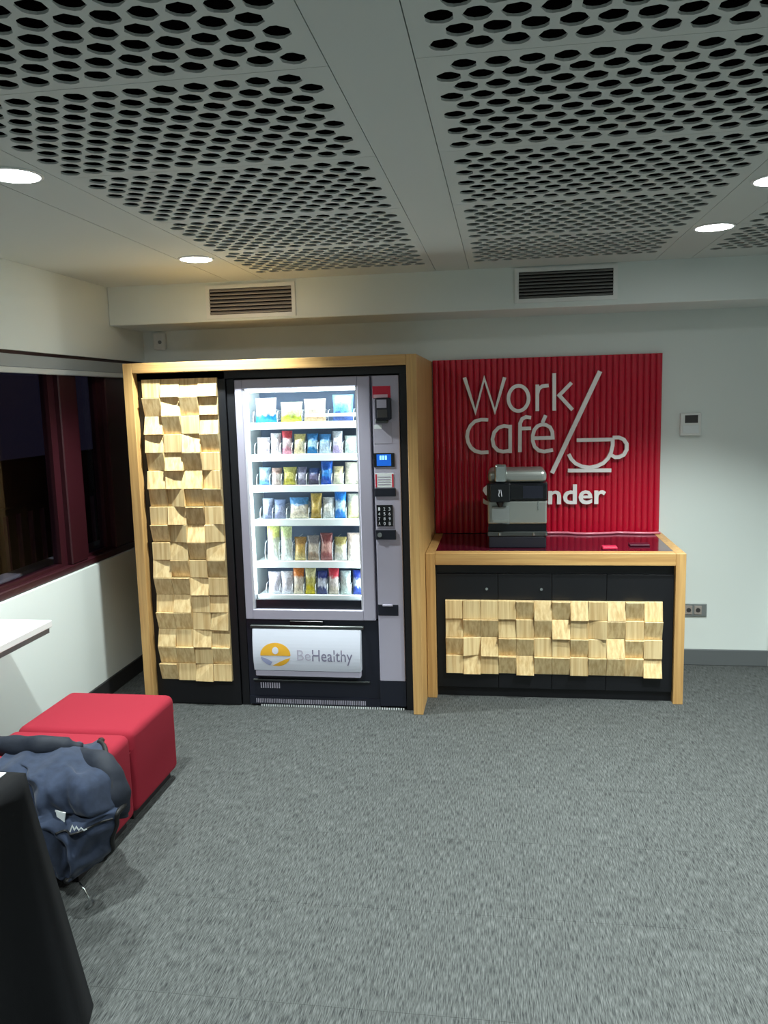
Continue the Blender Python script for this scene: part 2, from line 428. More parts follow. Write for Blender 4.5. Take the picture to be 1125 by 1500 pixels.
# ------------------------------------------------------------------ air grilles on the beam
def grille(x0, x1, z0, z1, label, n, sm):
    t = thing('air_grille', label, 'air vent', ((x0 + x1) / 2, BEAM_Y, z0), 'air grilles on the beam')
    bm = bmesh.new(); fw = 0.022; y0 = BEAM_Y - 0.008
    box(bm, x0, x1, y0, BEAM_Y, z0, z0 + fw); box(bm, x0, x1, y0, BEAM_Y, z1 - fw, z1)
    box(bm, x0, x0 + fw, y0, BEAM_Y, z0 + fw, z1 - fw); box(bm, x1 - fw, x1, y0, BEAM_Y, z0 + fw, z1 - fw)
    obj('frame', bm, 'white_pl', t)
    obj('backing', bx(x0 + fw, x1 - fw, BEAM_Y - 0.001, BEAM_Y - 0.0002, z0 + fw, z1 - fw), 'void', t)
    hgt = (z1 - z0 - 2 * fw) / n
    for k in range(n):
        za = z0 + fw + k * hgt
        bm = bmesh.new()
        pr = [(BEAM_Y - 0.010, za + hgt * 0.14), (BEAM_Y - 0.010, za + hgt * 0.42), (BEAM_Y - 0.001, za + hgt * 0.86), (BEAM_Y - 0.001, za + hgt * 0.58)]
        a = [bm.verts.new((x0 + fw, y, z)) for y, z in pr]; b = [bm.verts.new((x1 - fw, y, z)) for y, z in pr]
        bm.faces.new(a); bm.faces.new(b[::-1])
        for i in range(4): bm.faces.new((a[i], b[i], b[(i + 1) % 4], a[(i + 1) % 4]))
        obj('slat', bm, sm, t)
grille(-1.172, -0.640, 2.172, 2.362, 'white framed air grille on the beam above the wooden cabinet', 7, 'slat')
grille(0.596, 1.142, 2.186, 2.372, 'white framed air grille with dark slats on the beam above the red sign', 8, 'slat_dk')

# ------------------------------------------------------------------ window, blind, outside
WX = XL - 0.02
wf = bmesh.new()
box(wf, WX - 0.07, WX, YF, 0, SILL, SILL + 0.042, bevel=0.006)
box(wf, WX - 0.07, WX, YF, 0, BL1 - 0.06, BL1)
for a, b in ((-0.52, -0.0), (-1.03, -0.86), (-3.05, -2.85), (-5.05, -4.85)): box(wf, WX - 0.07, WX, a, b, SILL + 0.042, BL1 - 0.06, bevel=0.006)
win = struct('window_1', wf, 'maroon')
for a, b in ((-0.86, -0.52), (-2.85, -1.03), (-4.85, -3.05), (-7.0, -5.05)):
    bm = bmesh.new(); s = 0.06
    box(bm, WX - 0.075, WX - 0.03, a, a + s, SILL + 0.042, BL1 - 0.06); box(bm, WX - 0.075, WX - 0.03, b - s, b, SILL + 0.042, BL1 - 0.06)
    box(bm, WX - 0.075, WX - 0.03, a + s, b - s, SILL + 0.042, SILL + 0.058)
    obj('sash', bm, 'maroon', win)
    obj('pane', bx(WX - 0.056, WX - 0.050, a + s, b - s, SILL + 0.058, BL1 - 0.06), 'win_glass', win)
t = thing('roller_blind', 'rolled up grey blind along the top of the dark window', 'blind', (XL, -3.0, BL0))
obj('fabric', bx(XL - 0.014, XL - 0.002, YF + 0.02, -0.02, BL0 + 0.028, BL1 - 0.018, bevel=0.003), 'blind', t)
obj('bottom_rail', bx(XL - 0.018, XL + 0.006, YF + 0.02, -0.02, BL0, BL0 + 0.028, bevel=0.006, seg=2), 'blind_rail', t)

# outside, at night
tag(obj('outside_ledge', bx(-2.20, -2.09, -8, 1.5, 0.69, 0.79, bevel=0.01), 'concrete'), 'grey concrete ledge outside the window', 'ledge')
t = thing('railing', 'dark railing with upright bars beyond the window', 'railing', (-2.9, -2.0, -0.3))
obj('top_rail', bx(-2.93, -2.87, -8, 6, 0.95, 1.0), 'outside_dark', t)
bar = mesh_of(bx(-0.012, 0.012, -0.012, 0.012, 0, 1.25), 'bar')
for k in range(60): obj('bar', bar, 'rail', t, loc=(-2.9, -5.5 + k * 0.15, -0.3))
tag(obj('dark_parapet', bx(-7.2, -7.0, -14, 20, -4, 0.9), 'outside_dark'), 'black parapet across the street seen through the window', 'parapet')
struct('ground', bx(-40, -2.3, -30, 60, -4.2, -4.0), 'outside_dark')
struct('roof_overhang', bx(-4.2, XL - 0.16, -9, 4, 2.5, 2.7), 'outside_dark')

# ------------------------------------------------------------------ slanted wood blocks (shared meshes, origin at the lower left back corner)
_blocks = {}
def block_mesh(code, wd, ht):
    key = (code, round(wd, 4), round(ht, 4))
    if key in _blocks: return _blocks[key]
    lo, hi, md = 0.010, 0.040, 0.026
    # depths at (bottom-left, bottom-right, top-right, top-left)
    D = {'U': (hi, hi, lo, lo), 'D': (lo, lo, hi, hi), 'F': (md, md, md * 0.9, md), 'f': (0.022, 0.022, 0.020, 0.020),
         'L': (lo, hi, hi, lo), 'R': (hi, lo, lo, hi), 'V': (hi, hi * 0.9, lo * 0.8, md), 'W': (hi * 0.9, hi, md, lo),
         'd': (lo, lo * 1.4, hi * 0.9, md), 'u': (md, md, lo, lo)}[code]
    e = 0.0006; bm = bmesh.new()
    q = [(e, e), (wd - e, e), (wd - e, ht - e), (e, ht - e)]
    a = [bm.verts.new((x, 0, z)) for x, z in q]; b = [bm.verts.new((x, -d, z)) for (x, z), d in zip(q, D)]
    bm.faces.new(a)
    for i in range(4): bm.faces.new((a[i], a[(i + 1) % 4], b[(i + 1) % 4], b[i]))
    bm.faces.new((b[0], b[1], b[2])); bm.faces.new((b[0], b[2], b[3]))
    bmesh.ops.bevel(bm, geom=[ed for ed in bm.edges if all(v in b for v in ed.verts)], offset=0.0016, segments=1, affect='EDGES')
    me = mesh_of(bm, 'wood_block'); _blocks[key] = me
    me.materials.append(M['block']); return me

def block_grid(rows, x0, z1, wd, ht, y, parents):
    for r, row in enumerate(rows):
        for c, code in enumerate(row):
            par = parents(c)
            obj('wood_block', block_mesh(code, wd, ht), None, par, loc=(x0 + c * wd, y, z1 - (r + 1) * ht))

# ------------------------------------------------------------------ tall cabinet
cx0, cx1, cyf, cz = -1.479, 0.0956, -0.94, 1.907
PW = 0.052
cab = thing('cabinet', 'tall oak framed cabinet with black panels around the vending machine', 'cabinet', ((cx0 + cx1) / 2, -0.47, 0))
obj('side_panel', bx(cx0, cx0 + PW, cyf, -0.002, 0, cz, bevel=0.002), 'oak', cab)
obj('side_panel', bx(cx1 - PW, cx1, cyf, -0.002, 0, cz, bevel=0.002), 'oak', cab)
obj('top_panel', bx(cx0 + PW + 0.0005, cx1 - PW - 0.0005, cyf, -0.002, cz - 0.052, cz, bevel=0.002), 'oak_x', cab)
obj('back_panel', bx(cx0 + PW, cx1 - PW, -0.03, -0.004, 0.0, cz - 0.053), 'black', cab)
obj('header_panel', bx(cx0 + PW, cx1 - PW, -0.885, -0.86, 1.814, cz - 0.053), 'black', cab)
obj('filler_panel', bx(-0.932, -0.889, -0.872, -0.85, 0.0, 1.813, bevel=0.002), 'black', cab)
obj('filler_panel', bx(0.001, cx1 - PW - 0.0005, -0.882, -0.85, 0.0, 1.813), 'black', cab)
door = obj('door', bx(cx0 + PW + 0.001, -0.935, -0.885, -0.86, 0.004, 1.853, bevel=0.002), 'black', cab)
ROWS = ['FUuU', 'DVDu', 'UDFu', 'VFVD', 'dUDF', 'VVUL', 'dLdD', 'FVDF', 'DLUR', 'FWDV', 'VDFD', 'DDVF', 'uUFu', 'DDFW', 'UfVu', 'DDfD', 'DfWF']
block_grid(ROWS, -1.392, 1.822, 0.1043, 1.675 / 17, -0.8852, lambda c: door)

# ------------------------------------------------------------------ vending machine
vx0, vx1, vy = -0.886, -0.002, -0.885
vm = thing('vending_machine', 'grey lit snack vending machine with white delivery flap inside the oak cabinet', 'vending machine', ((vx0 + vx1) / 2, -0.5, 0))
bm = bmesh.new()
box(bm, vx0, vx0 + 0.03, -0.84, -0.10, 0.03, 1.808); box(bm, -0.19, vx1, -0.84, -0.10, 0.03, 1.808)
box(bm, vx0 + 0.03, -0.19, -0.84, -0.10, 1.765, 1.808); box(bm, vx0 + 0.03, -0.19, -0.84, -0.10, 0.03, 0.50); box(bm, vx0 + 0.03, -0.19, -0.14, -0.10, 0.50, 1.765)
obj('body', bm, 'lav', vm)
# interior lining
bm = bmesh.new(); ix0_, ix1_, iyb = -0.848, -0.214, -0.42
box(bm, ix0_ - 0.006, ix0_, -0.842, iyb, 0.51, 1.762); box(bm, ix1_, ix1_ + 0.006, -0.842, iyb, 0.51, 1.762)
box(bm, ix0_, ix1_, -0.842, iyb, 1.756, 1.762); box(bm, ix0_, ix1_, -0.842, iyb, 0.51, 0.516)
obj('interior', bm, 'inner', vm)
obj('interior_back', bx(ix0_, ix1_, -0.56, -0.554, 0.516, 1.756), 'inner_shade', vm)
# glazed door
bm = bmesh.new(); dx0, dx1, dz0, dz1 = -0.884, -0.157, 0.500, 1.806; wx0, wx1, wz0, wz1 = -0.842, -0.224, 0.556, 1.757
box(bm, dx0, wx0, vy, -0.843, dz0, dz1, bevel=0.004); box(bm, wx1, dx1, vy, -0.843, dz0, dz1, bevel=0.004)
box(bm, wx0, wx1, vy, -0.843, dz0, wz0, bevel=0.003); box(bm, wx0, wx1, vy, -0.843, wz1, dz1, bevel=0.003)
gd = obj('glass_door', bm, 'lav', vm)
bm = bmesh.new()
box(bm, wx0, wx0 + 0.012, -0.880, -0.850, wz0, wz1); box(bm, wx1 - 0.010, wx1, -0.880, -0.850, wz0, wz1)
obj('inner_frame', bm, 'lav_lt', gd)
obj('pane', bx(wx0 + 0.012, wx1 - 0.010, -0.868, -0.864, wz0, wz1), 'glass', gd)
obj('dark_sill', bx(wx0 + 0.0125, wx1 - 0.0105, -0.862, -0.845, wz0, 0.606), 'navy', gd)
# led tubes with their light, plus an added light on the right
def led(p0, p1, r):
    o = obj('led_tube', cyl(bmesh.new(), p0, p1, r, 10), 'led', vm); return o
led((-0.836, -0.832, 0.63), (-0.836, -0.832, 1.745), 0.009)
led((-0.82, -0.832, 1.744), (-0.24, -0.832, 1.744), 0.008)
def strip_light(loc, rot, sx, sy, en):
    ld = bpy.data.lights.new('interior_strip_light', 'AREA'); ld.shape = 'RECTANGLE'; ld.size = sx; ld.size_y = sy; ld.energy = en; ld.color = (0.86, 0.97, 1.0)
    lo = bpy.data.objects.new('interior_strip_light', ld); C.objects.link(lo); lo.parent = vm; lo.location = Vector(loc) - WORLD[vm]; lo.rotation_euler = rot
strip_light((-0.53, -0.838, 1.735), (math.radians(28), 0, 0), 0.56, 0.02, 1.6)
strip_light((-0.828, -0.838, 1.18), (0, math.radians(-90), math.radians(-22)), 1.1, 0.02, 4.2)
strip_light((-0.226, -0.838, 1.18), (0, math.radians(90), math.radians(22)), 1.1, 0.02, 3.4)  # added light on the right side, no tube there

# trays, dividers, spirals and snacks
def zx(v): return -0.806 + (v - 225) * 0.000701
W_ = lambda r, g_, b_: srgb(r, g_, b_)
rows = [
 (1.572, 485, 'top', [
  (230, 395, 300, (20, 140, 220), (238, 226, 240), (245, 244, 250), 'white and pink snack bag with a bright blue base'),
  (430, 600, 335, (190, 200, 60), (214, 226, 170), (218, 232, 186), 'wide pale green snack bag'),
  (615, 785, 315, (226, 190, 150), (222, 210, 190), (220, 214, 196), 'wide beige snack bag'),
  (840, 1000, 290, (60, 90, 160), (110, 176, 226), (120, 186, 232), 'sky blue snack bag')]),
 (1.400, 720, 'second', [
  (230, 330, 590, (220, 200, 220), (232, 226, 236), (236, 232, 240), 'lilac white snack bag'),
  (340, 420, 560, (232, 226, 232), (236, 230, 236), (236, 236, 240), 'tall plain white snack bag'),
  (430, 510, 545, (224, 150, 170), (238, 216, 224), (216, 70, 84), 'white snack bag with a red top'),
  (525, 615, 570, (226, 210, 170), (230, 222, 190), (230, 216, 140), 'cream snack bag with a yellow top'),
  (630, 715, 570, (20, 120, 180), (170, 206, 224), (50, 130, 196), 'blue and white snack bag'),
  (725, 815, 575, (200, 220, 236), (180, 210, 232), (70, 140, 200), 'pale blue snack bag with a darker top'),
  (830, 905, 555, (176, 160, 200), (206, 204, 220), (214, 220, 228), 'silver snack bag with a mauve base'),
  (925, 1020, 590, (176, 196, 190), (196, 216, 206), (206, 224, 216), 'square mint grey snack bag')]),
 (1.232, 955, 'third', [
  (235, 325, 820, (90, 150, 200), (190, 216, 230), (160, 200, 226), 'pale blue snack bag'),
  (335, 415, 825, (196, 176, 170), (222, 214, 212), (180, 150, 140), 'white snack bag with brown print'),
  (430, 535, 820, (190, 180, 60), (206, 202, 120), (200, 196, 110), 'olive yellow snack bag'),
  (545, 615, 820, (120, 116, 140), (186, 186, 204), (130, 130, 160), 'narrow grey lilac snack bag'),
  (630, 715, 830, (60, 52, 80), (120, 116, 150), (60, 90, 150), 'dark navy snack bag'),
  (730, 820, 780, (16, 80, 190), (60, 140, 220), (20, 96, 200), 'tall bright blue snack bag'),
  (825, 905, 820, (206, 204, 180), (222, 218, 196), (216, 206, 160), 'narrow cream snack bag'),
  (920, 1025, 790, (206, 200, 180), (216, 212, 190), (222, 218, 200), 'tall beige snack bag')]),
 (1.046, 315, 'fourth', [
  (250, 335, 160, (120, 130, 160), (150, 164, 196), (170, 184, 212), 'grey blue snack pouch'),
  (345, 435, 170, (130, 136, 166), (160, 170, 200), (130, 150, 190), 'dull blue snack pouch'),
  (470, 620, 155, (222, 212, 190), (226, 220, 206), (90, 160, 220), 'wide cream snack bag with a blue top'),
  (640, 725, 125, (170, 140, 60), (206, 180, 100), (200, 170, 80), 'tall gold snack bag'),
  (735, 825, 155, (206, 212, 210), (222, 224, 214), (216, 220, 220), 'white snack bag'),
  (830, 920, 115, (20, 120, 210), (170, 206, 230), (16, 120, 214), 'tall white and blue snack bag'),
  (930, 1025, 130, (216, 212, 160), (222, 220, 180), (200, 206, 190), 'pale yellow snack bag')]),
 (0.812, 640, 'fifth', [
  (275, 375, 375, (220, 226, 220), (222, 230, 210), (214, 220, 130), 'tall white snack pack with a yellow top'),
  (385, 475, 380, (216, 224, 220), (218, 228, 214), (206, 220, 160), 'tall white snack pack, pale green top'),
  (495, 590, 460, (200, 180, 120), (196, 164, 90), (170, 130, 70), 'golden brown biscuit pack'),
  (600, 695, 450, (150, 130, 110), (186, 176, 160), (130, 126, 126), 'grey brown biscuit pack'),
  (705, 800, 430, (150, 90, 90), (196, 150, 140), (120, 60, 60), 'reddish brown biscuit pack'),
  (815, 910, 460, (206, 206, 200), (196, 196, 170), (150, 140, 80), 'white and olive snack pack'),
  (920, 1020, 430, (222, 214, 206), (224, 214, 204), (206, 190, 176), 'beige white snack pack')]),
 (0.622, 890, 'bottom', [
  (270, 370, 720, (200, 200, 212), (212, 212, 224), (222, 216, 230), 'wide lilac white snack bar'),
  (375, 470, 715, (196, 196, 206), (216, 216, 224), (222, 222, 230), 'plain white snack bar'),
  (475, 560, 690, (216, 204, 180), (222, 212, 196), (226, 130, 50), 'beige snack bar with an orange top'),
  (570, 655, 690, (206, 190, 30), (212, 204, 110), (222, 216, 160), 'yellow snack bar'),
  (665, 750, 710, (60, 70, 120), (206, 212, 226), (30, 50, 130), 'white snack bar with a navy top'),
  (760, 840, 690, (206, 196, 180), (222, 212, 206), (206, 50, 70), 'white snack bar with a red top'),
  (855, 935, 710, (196, 212, 206), (212, 222, 216), (196, 214, 214), 'pale mint snack bar'),
  (955, 1035, 705, (50, 80, 170), (196, 212, 232), (30, 60, 160), 'blue and white snack bar')]),
]
ORD = ['first', 'second', 'third', 'fourth', 'fifth', 'sixth', 'seventh', 'eighth']
def bag(x0, x1, z0, z1, yc, th, seed, lean=0.0):
    bm = bmesh.new(); nu, nv = 9, 11; sides = []
    for s in (-1, 1):
        g_ = []
        for j in range(nv):
            v = j / (nv - 1); row = []
            for i in range(nu):
                u = i / (nu - 1)
                bul = (max(0, math.sin(math.pi * u)) ** 0.55) * (max(0, math.sin(math.pi * min(1, max(0, (v - 0.07) / 0.86)))) ** 0.5)
                pinch = 1 - 0.07 * math.sin(math.pi * v)
                x = (x0 + x1) / 2 + (u - 0.5) * (x1 - x0) * pinch; z = z0 + v * (z1 - z0)
                n = noise.noise(Vector((x * 45, s * 3.1 + seed, z * 38))) * 0.006 * bul
                row.append(bm.verts.new((x, yc + s * (th / 2 * bul + 0.0012) + n + lean * v, z)))
            g_.append(row)
        sides.append(g_)
    for s, g_ in enumerate(sides):
        for j in range(nv - 1):
            for i in range(nu - 1): bm.faces.new((g_[j][i], g_[j][i + 1], g_[j + 1][i + 1], g_[j + 1][i]))
    f, b = sides
    for j in range(nv - 1):
        bm.faces.new((f[j][0], f[j + 1][0], b[j + 1][0], b[j][0])); bm.faces.new((f[j][-1], b[j][-1], b[j + 1][-1], f[j + 1][-1]))
    for i in range(nu - 1):
        bm.faces.new((f[0][i], b[0][i], b[0][i + 1], f[0][i + 1])); bm.faces.new((f[-1][i], f[-1][i + 1], b[-1][i + 1], b[-1][i]))
    return bm
sid = 0
for ri, (zt, base, rname, items) in enumerate(rows):
    bm = bmesh.new()
    box(bm, -0.826, -0.226, -0.818, -0.562, zt - 0.006, zt)
    box(bm, -0.828, -0.224, -0.826, -0.818, zt - 0.034, zt + 0.004, bevel=0.002)
    tr = obj('tray', bm, 'tray', vm)
    edges_ = [zx(items[0][0]) - 0.006] + [(zx(items[k][1]) + zx(items[k + 1][0])) / 2 for k in range(len(items) - 1)] + [zx(items[-1][1]) + 0.006]
    for e in edges_:
        hh = 0.060 if ri != 4 else 0.10
        e = min(max(e, -0.822), -0.230)
        pts = [(e, -0.815, zt), (e, -0.822, zt + hh * 0.5), (e, -0.805, zt + hh), (e, -0.77, zt + hh * 1.1), (e, -0.566, zt + hh * 1.1)]
        obj('divider', tube(bmesh.new(), pts, 0.0022, 5), 'wire', tr)
    for k, (a, b, top, cb, cm, ct, desc) in enumerate(items):
        x0, x1 = zx(a) - 0.003, zx(b) + 0.003; hgt = (base - top) / 1500.0 * 1.08
        m_ = band_mat('wrapper_%d' % sid, W_(*cb), W_(*cm), W_(*ct))
        th = 0.05 if ri < 4 else 0.036
        o = obj('snack_bag' if ri < 4 else ('biscuit_pack' if ri == 4 else 'snack_bar'), bag(x0 + 0.002, x1 - 0.002, zt + 0.0015, zt + 0.0015 + hgt, -0.789, th, sid * 1.7, 0.012), m_, smooth=True)
        pos = 'leftmost' if k == 0 else ('rightmost' if k == len(items) - 1 else ORD[k] + ' from the left')
        tag(o, '%s, %s on the %s shelf' % (desc, pos, rname), 'snack', 'snacks in the vending machine')
        # coil behind the front pack
        rr = min(0.034, (x1 - x0) / 2 - 0.006); cxm = (x0 + x1) / 2
        pts = [(cxm + rr * math.cos(q * math.pi / 4), -0.745 + q * 0.003, zt + 0.006 + rr + rr * math.sin(q * math.pi / 4)) for q in range(0, 57)]
        obj('spiral', tube(bmesh.new(), pts, 0.0016, 4), 'wire', tr)
        sid += 1
# clear guard bar on the top tray
obj('guard_bar', bx(-0.52, -0.232, -0.829, -0.8262, 1.600, 1.618), 'tray', vm)
# control column
col = obj('control_panel', bx(-0.143, -0.004, vy, -0.843, 0.163, 1.806, bevel=0.003), 'lav', vm)
def cp(name, x0, x1, z0, z1, mat, d=0.004, par=None, bevel=0.0015):
    return obj(name, bx(x0, x1, vy - d, vy + 0.002, z0, z1, bevel=bevel), mat, par or col)
rc = cp('red_notice', -0.141, -0.047, 1.690, 1.752, 'red_card', 0.002)
cp('notice_strip', -0.137, -0.062, 1.692, 1.709, 'pale_pink', 0.003, None, 0)
term = obj('card_reader', bx(-0.124, -0.042, vy - 0.045, vy, 1.578, 1.692, bevel=0.008, seg=2), 'navy', vm)
obj('reader_screen', bx(-0.114, -0.063, vy - 0.0465, vy - 0.044, 1.640, 1.682), 'sticker', term)
obj('reader_keys', bx(-0.112, -0.060, vy - 0.047, vy - 0.044, 1.590, 1.632, bevel=0.001), 'dark_metal', term)
obj('reader_foot', bx(-0.130, -0.060, vy - 0.03, vy, 1.560, 1.580, bevel=0.006), 'steel_dk', term)
cp('sticker', -0.140, -0.044, 1.455, 1.566, 'sticker', 0.0012, None, 0)
cp('sticker_label', -0.138, -0.096, 1.532, 1.553, 'tag_white', 0.0018, None, 0)
scr = cp('display', -0.151 + 0.008, -0.034, 1.332, 1.405, 'black_gloss', 0.004)
cp('display_screen', -0.128, -0.052, 1.338, 1.399, 'screen_blue', 0.005, None, 0)
for k in range(3): cp('display_text', -0.112 + k * 0.014, -0.102 + k * 0.014, 1.370, 1.392, 'screen_txt', 0.0056, None, 0)
cp('price_label', -0.140, -0.041, 1.224, 1.300, 'tag_white', 0.0015, None, 0)
for x in (-0.138, -0.050): cp('label_stripe', x, x + 0.008, 1.225, 1.295, 'red_card', 0.0022, None, 0)
for k in range(4): cp('label_line', -0.126, -0.058, 1.238 + k * 0.013, 1.243 + k * 0.013, 'sticker', 0.0022, None, 0)
cp('note_slot', -0.1425, -0.031, 1.177, 1.220, 'navy', 0.006)
kp = cp('keypad', -0.136, -0.050, 1.017, 1.131, 'black_gloss', 0.004)
digits = ['1', '2', '3', '4', '5', '6', '7', '8', '9', 'A', '0', 'B']
for k, d in enumerate(digits):
    c_, r_ = k % 3, k // 3
    x = -0.127 + c_ * 0.0275; z = 1.106 - r_ * 0.026
    me = place_text(text_mesh(d, 0.02, 0, 0.0004), x, x + 0.010, z - 0.004, z + 0.013, y=vy - 0.0042)
    obj('key_digit', me, 'txt_white', kp)
coin = cp('coin_unit', -0.1425, -0.036, 0.947, 0.999, 'navy', 0.008)
obj('coin_button', cyl(bmesh.new(), (-0.122, vy - 0.013, 0.972), (-0.122, vy - 0.006, 0.972), 0.012, 16), 'grey_metal', coin)
tray_ = cp('coin_return', -0.1425, -0.033, 0.531, 0.592, 'navy', 0.003)
obj('coin_lip', bx(-0.118, -0.062, vy - 0.010, vy - 0.002, 0.582, 0.594, bevel=0.003), 'lav', tray_)
# lower dark front with the delivery flap
low = obj('lower_panel', bx(vx0, -0.1455, vy + 0.012, -0.843, 0.058, 0.499), 'navy', vm)
obj('kick_panel', bx(-0.1445, vx1, vy, -0.843, 0.022, 0.162), 'navy', vm)
obj('kick_plate', bx(vx0, -0.146, vy + 0.004, -0.843, 0.012, 0.057), 'navy', vm)
obj('slot_rail', bx(-0.86, -0.20, vy - 0.004, vy + 0.011, 0.150, 0.158, bevel=0.002), 'steel_dk', low)
for k in range(9): obj('print_mark', bx(-0.822 + k * 0.013, -0.815 + k * 0.013, vy + 0.010, vy + 0.0119, 0.103, 0.135), 'sticker', low)
bm = bmesh.new()
for k in range(62): box(bm, -0.848 + k * 0.0101, -0.843 + k * 0.0101, vy + 0.001, vy + 0.0038, 0.020, 0.044)
o = obj('vent_slots', bm, 'sticker', vm); o['kind'] = 'stuff'
bm = bmesh.new()
for k in range(62): box(bm, -0.820 + k * 0.0131, -0.8128 + k * 0.0131, vy - 0.002, vy + 0.002, 0.0005, 0.0115)
o = obj('floor_brush', bm, 'tag_white', vm); o['kind'] = 'stuff'
fx0, fx1, fz0, fz1 = -0.846, -0.240, 0.222, 0.450
def flap_y(x, z):
    v = (z - fz0) / (fz1 - fz0); return vy - 0.004 - 0.036 * max(0, math.sin(math.pi * (0.08 + 0.62 * (1 - v)))) 
bm = bmesh.new(); n = 12; fr, bk = [], []
for j in range(n + 1):
    z = fz0 + (fz1 - fz0) * j / n; ins = 0.008 * (1 - j / n)
    fr.append([bm.verts.new((x, flap_y(x, z), z)) for x in (fx0 + ins, fx1 - ins * 0.3)]); bk.append([bm.verts.new((x, vy + 0.012, z)) for x in (fx0 + ins, fx1 - ins * 0.3)])
for j in range(n):
    bm.faces.new((fr[j][0], fr[j][1], fr[j + 1][1], fr[j + 1][0])); bm.faces.new((fr[j][0], fr[j + 1][0], bk[j + 1][0], bk[j][0])); bm.faces.new((fr[j][1], bk[j][1], bk[j + 1][1], fr[j + 1][1]))
bm.faces.new((fr[0][0], bk[0][0], bk[0][1], fr[0][1])); bm.faces.new((fr[-1][0], fr[-1][1], bk[-1][1], bk[-1][0]))
flap = obj('delivery_flap', bm, 'flap', vm)
obj('flap_lip', bx(-0.834, -0.245, vy - 0.030, vy + 0.011, 0.186, 0.2205, bevel=0.004), 'lav', flap)
obj('flap_hinge', bx(-0.86, -0.225, vy - 0.012, vy + 0.011, 0.453, 0.470, bevel=0.003), 'steel_dk', flap)
obj('lock_plate', bx(-0.634, -0.447, vy - 0.010, vy + 0.011, 0.4715, 0.496, bevel=0.002), 'black_gloss', low)
def on_flap(pts, mat, name, lift):
    bm = bmesh.new(); vv = [bm.verts.new((x, flap_y(x, z) - lift, z)) for x, z in pts]; f = bm.faces.new(vv)
    zs = [p[1] for p in pts]; k = max(2, int((max(zs) - min(zs)) / 0.006))
    for i in range(1, k):
        bmesh.ops.bisect_plane(bm, geom=list(bm.verts) + list(bm.edges) + list(bm.faces), plane_co=(0, 0, min(zs) + (max(zs) - min(zs)) * i / k), plane_no=(0, 0, 1))
    for v in bm.verts: v.co.y = flap_y(v.co.x, v.co.z) - lift
    r = bmesh.ops.extrude_face_region(bm, geom=list(bm.faces))
    for v in r['geom']:
        if isinstance(v, bmesh.types.BMVert): v.co.y -= 0.0005
    return obj(name, bm, mat, flap)
lcx, lcz, lrx, lrz = -0.714, 0.312, 0.085, 0.066
el = lambda a0, a1, k=20, sx=1.0, sz=1.0: [(lcx + lrx * sx * math.cos(math.radians(a0 + (a1 - a0) * i / k)), lcz + lrz * sz * math.sin(math.radians(a0 + (a1 - a0) * i / k))) for i in range(k + 1)]
on_flap(el(-4, 184), 'yellow', 'logo_mark', 0.0008)
on_flap([(lcx + 0.018 * math.cos(a), lcz + 0.024 + 0.020 * math.sin(a)) for a in [2 * math.pi * i / 16 for i in range(16)]], 'flap', 'logo_mark', 0.0016)
on_flap([(lcx - 0.02, lcz - 0.062)] + el(-76, -14, 10) + [(lcx + 0.06, lcz - 0.022), (lcx + 0.03, lcz - 0.036)], 'yellow', 'logo_mark', 0.0008)
on_flap(el(-170, -112, 8) + [(lcx - 0.018, lcz - 0.040), (lcx - 0.05, lcz - 0.022)], 'logo_grey', 'logo_mark', 0.0008)
me = place_text(text_mesh('Be', 0.1, 0, 0.0004), -0.592, -0.515, 0.283, 0.342, yfun=lambda x, z: flap_y(x, z) - 0.0008)
obj('logo_text', me, 'txt_lt', flap)
me = place_text(text_mesh('Healthy', 0.1, 0, 0.0004), -0.508, -0.285, 0.259, 0.344, yfun=lambda x, z: flap_y(x, z) - 0.0008)
obj('logo_text', me, 'txt_grey', flap)

# ------------------------------------------------------------------ counter
kx0, kx1, kyf, kz = 0.098, 1.4845, -0.684, 0.833
KP = 0.052
ct = thing('counter', 'low oak framed counter with black doors and slanted wood blocks', 'counter', ((kx0 + kx1) / 2, -0.34, 0))
obj('side_panel', bx(kx0, kx0 + KP, kyf, -0.002, 0, kz, bevel=0.002), 'oak', ct)
obj('side_panel', bx(kx1 - KP, kx1, kyf, -0.002, 0, kz, bevel=0.002), 'oak', ct)
obj('front_rail', bx(kx0 + KP + 0.0005, kx1 - KP - 0.0005, kyf, kyf + 0.075, kz - 0.066, kz, bevel=0.002), 'oak_x', ct)
obj('worktop', bx(kx0 + KP + 0.0005, kx1 - KP - 0.0005, kyf + 0.0755, -0.004, kz - 0.04, kz, bevel=0.001), 'maroon_top', ct)
obj('carcass', bx(kx0 + KP + 0.0005, kx1 - KP - 0.0005, -0.628, -0.02, 0.012, kz - 0.067), 'black', ct)
obj('plinth', bx(kx0 + KP + 0.0005, kx1 - KP - 0.0005, -0.634, -0.6285, 0.0, 0.055), 'black', ct)
obj('fascia', bx(kx0 + KP + 0.0005, kx1 - KP - 0.0005, -0.640, -0.6285, 0.714, kz - 0.0665), 'black', ct)
bx0, bz1, bw, bh = 0.203, 0.565, 0.0975, 0.105
doors = []
for d in range(4):
    a = bx0 + d * 3 * bw - (0.05 if d == 0 else 0) + 0.0008; b = bx0 + (d + 1) * 3 * bw + (0.058 if d == 3 else 0) - 0.0008
    dr = obj('door', bx(a, b, -0.654, -0.6285, 0.057, 0.712, bevel=0.0015), 'black', ct); doors.append(dr)
for d, x in ((0, 0.433), (1, 0.731)):
    obj('lock', cyl(bmesh.new(), (x, -0.660, 0.628), (x, -0.652, 0.628), 0.008, 14), 'chrome', doors[d])
KROWS = ['fFFFDUDUFUDu', 'uDDuFDUFLDFD', 'DRUDDfFDFUDF', 'FUFDUDDFDDdU']
block_grid(KROWS, bx0, bz1, bw, bh, -0.6542, lambda c: doors[c // 3])

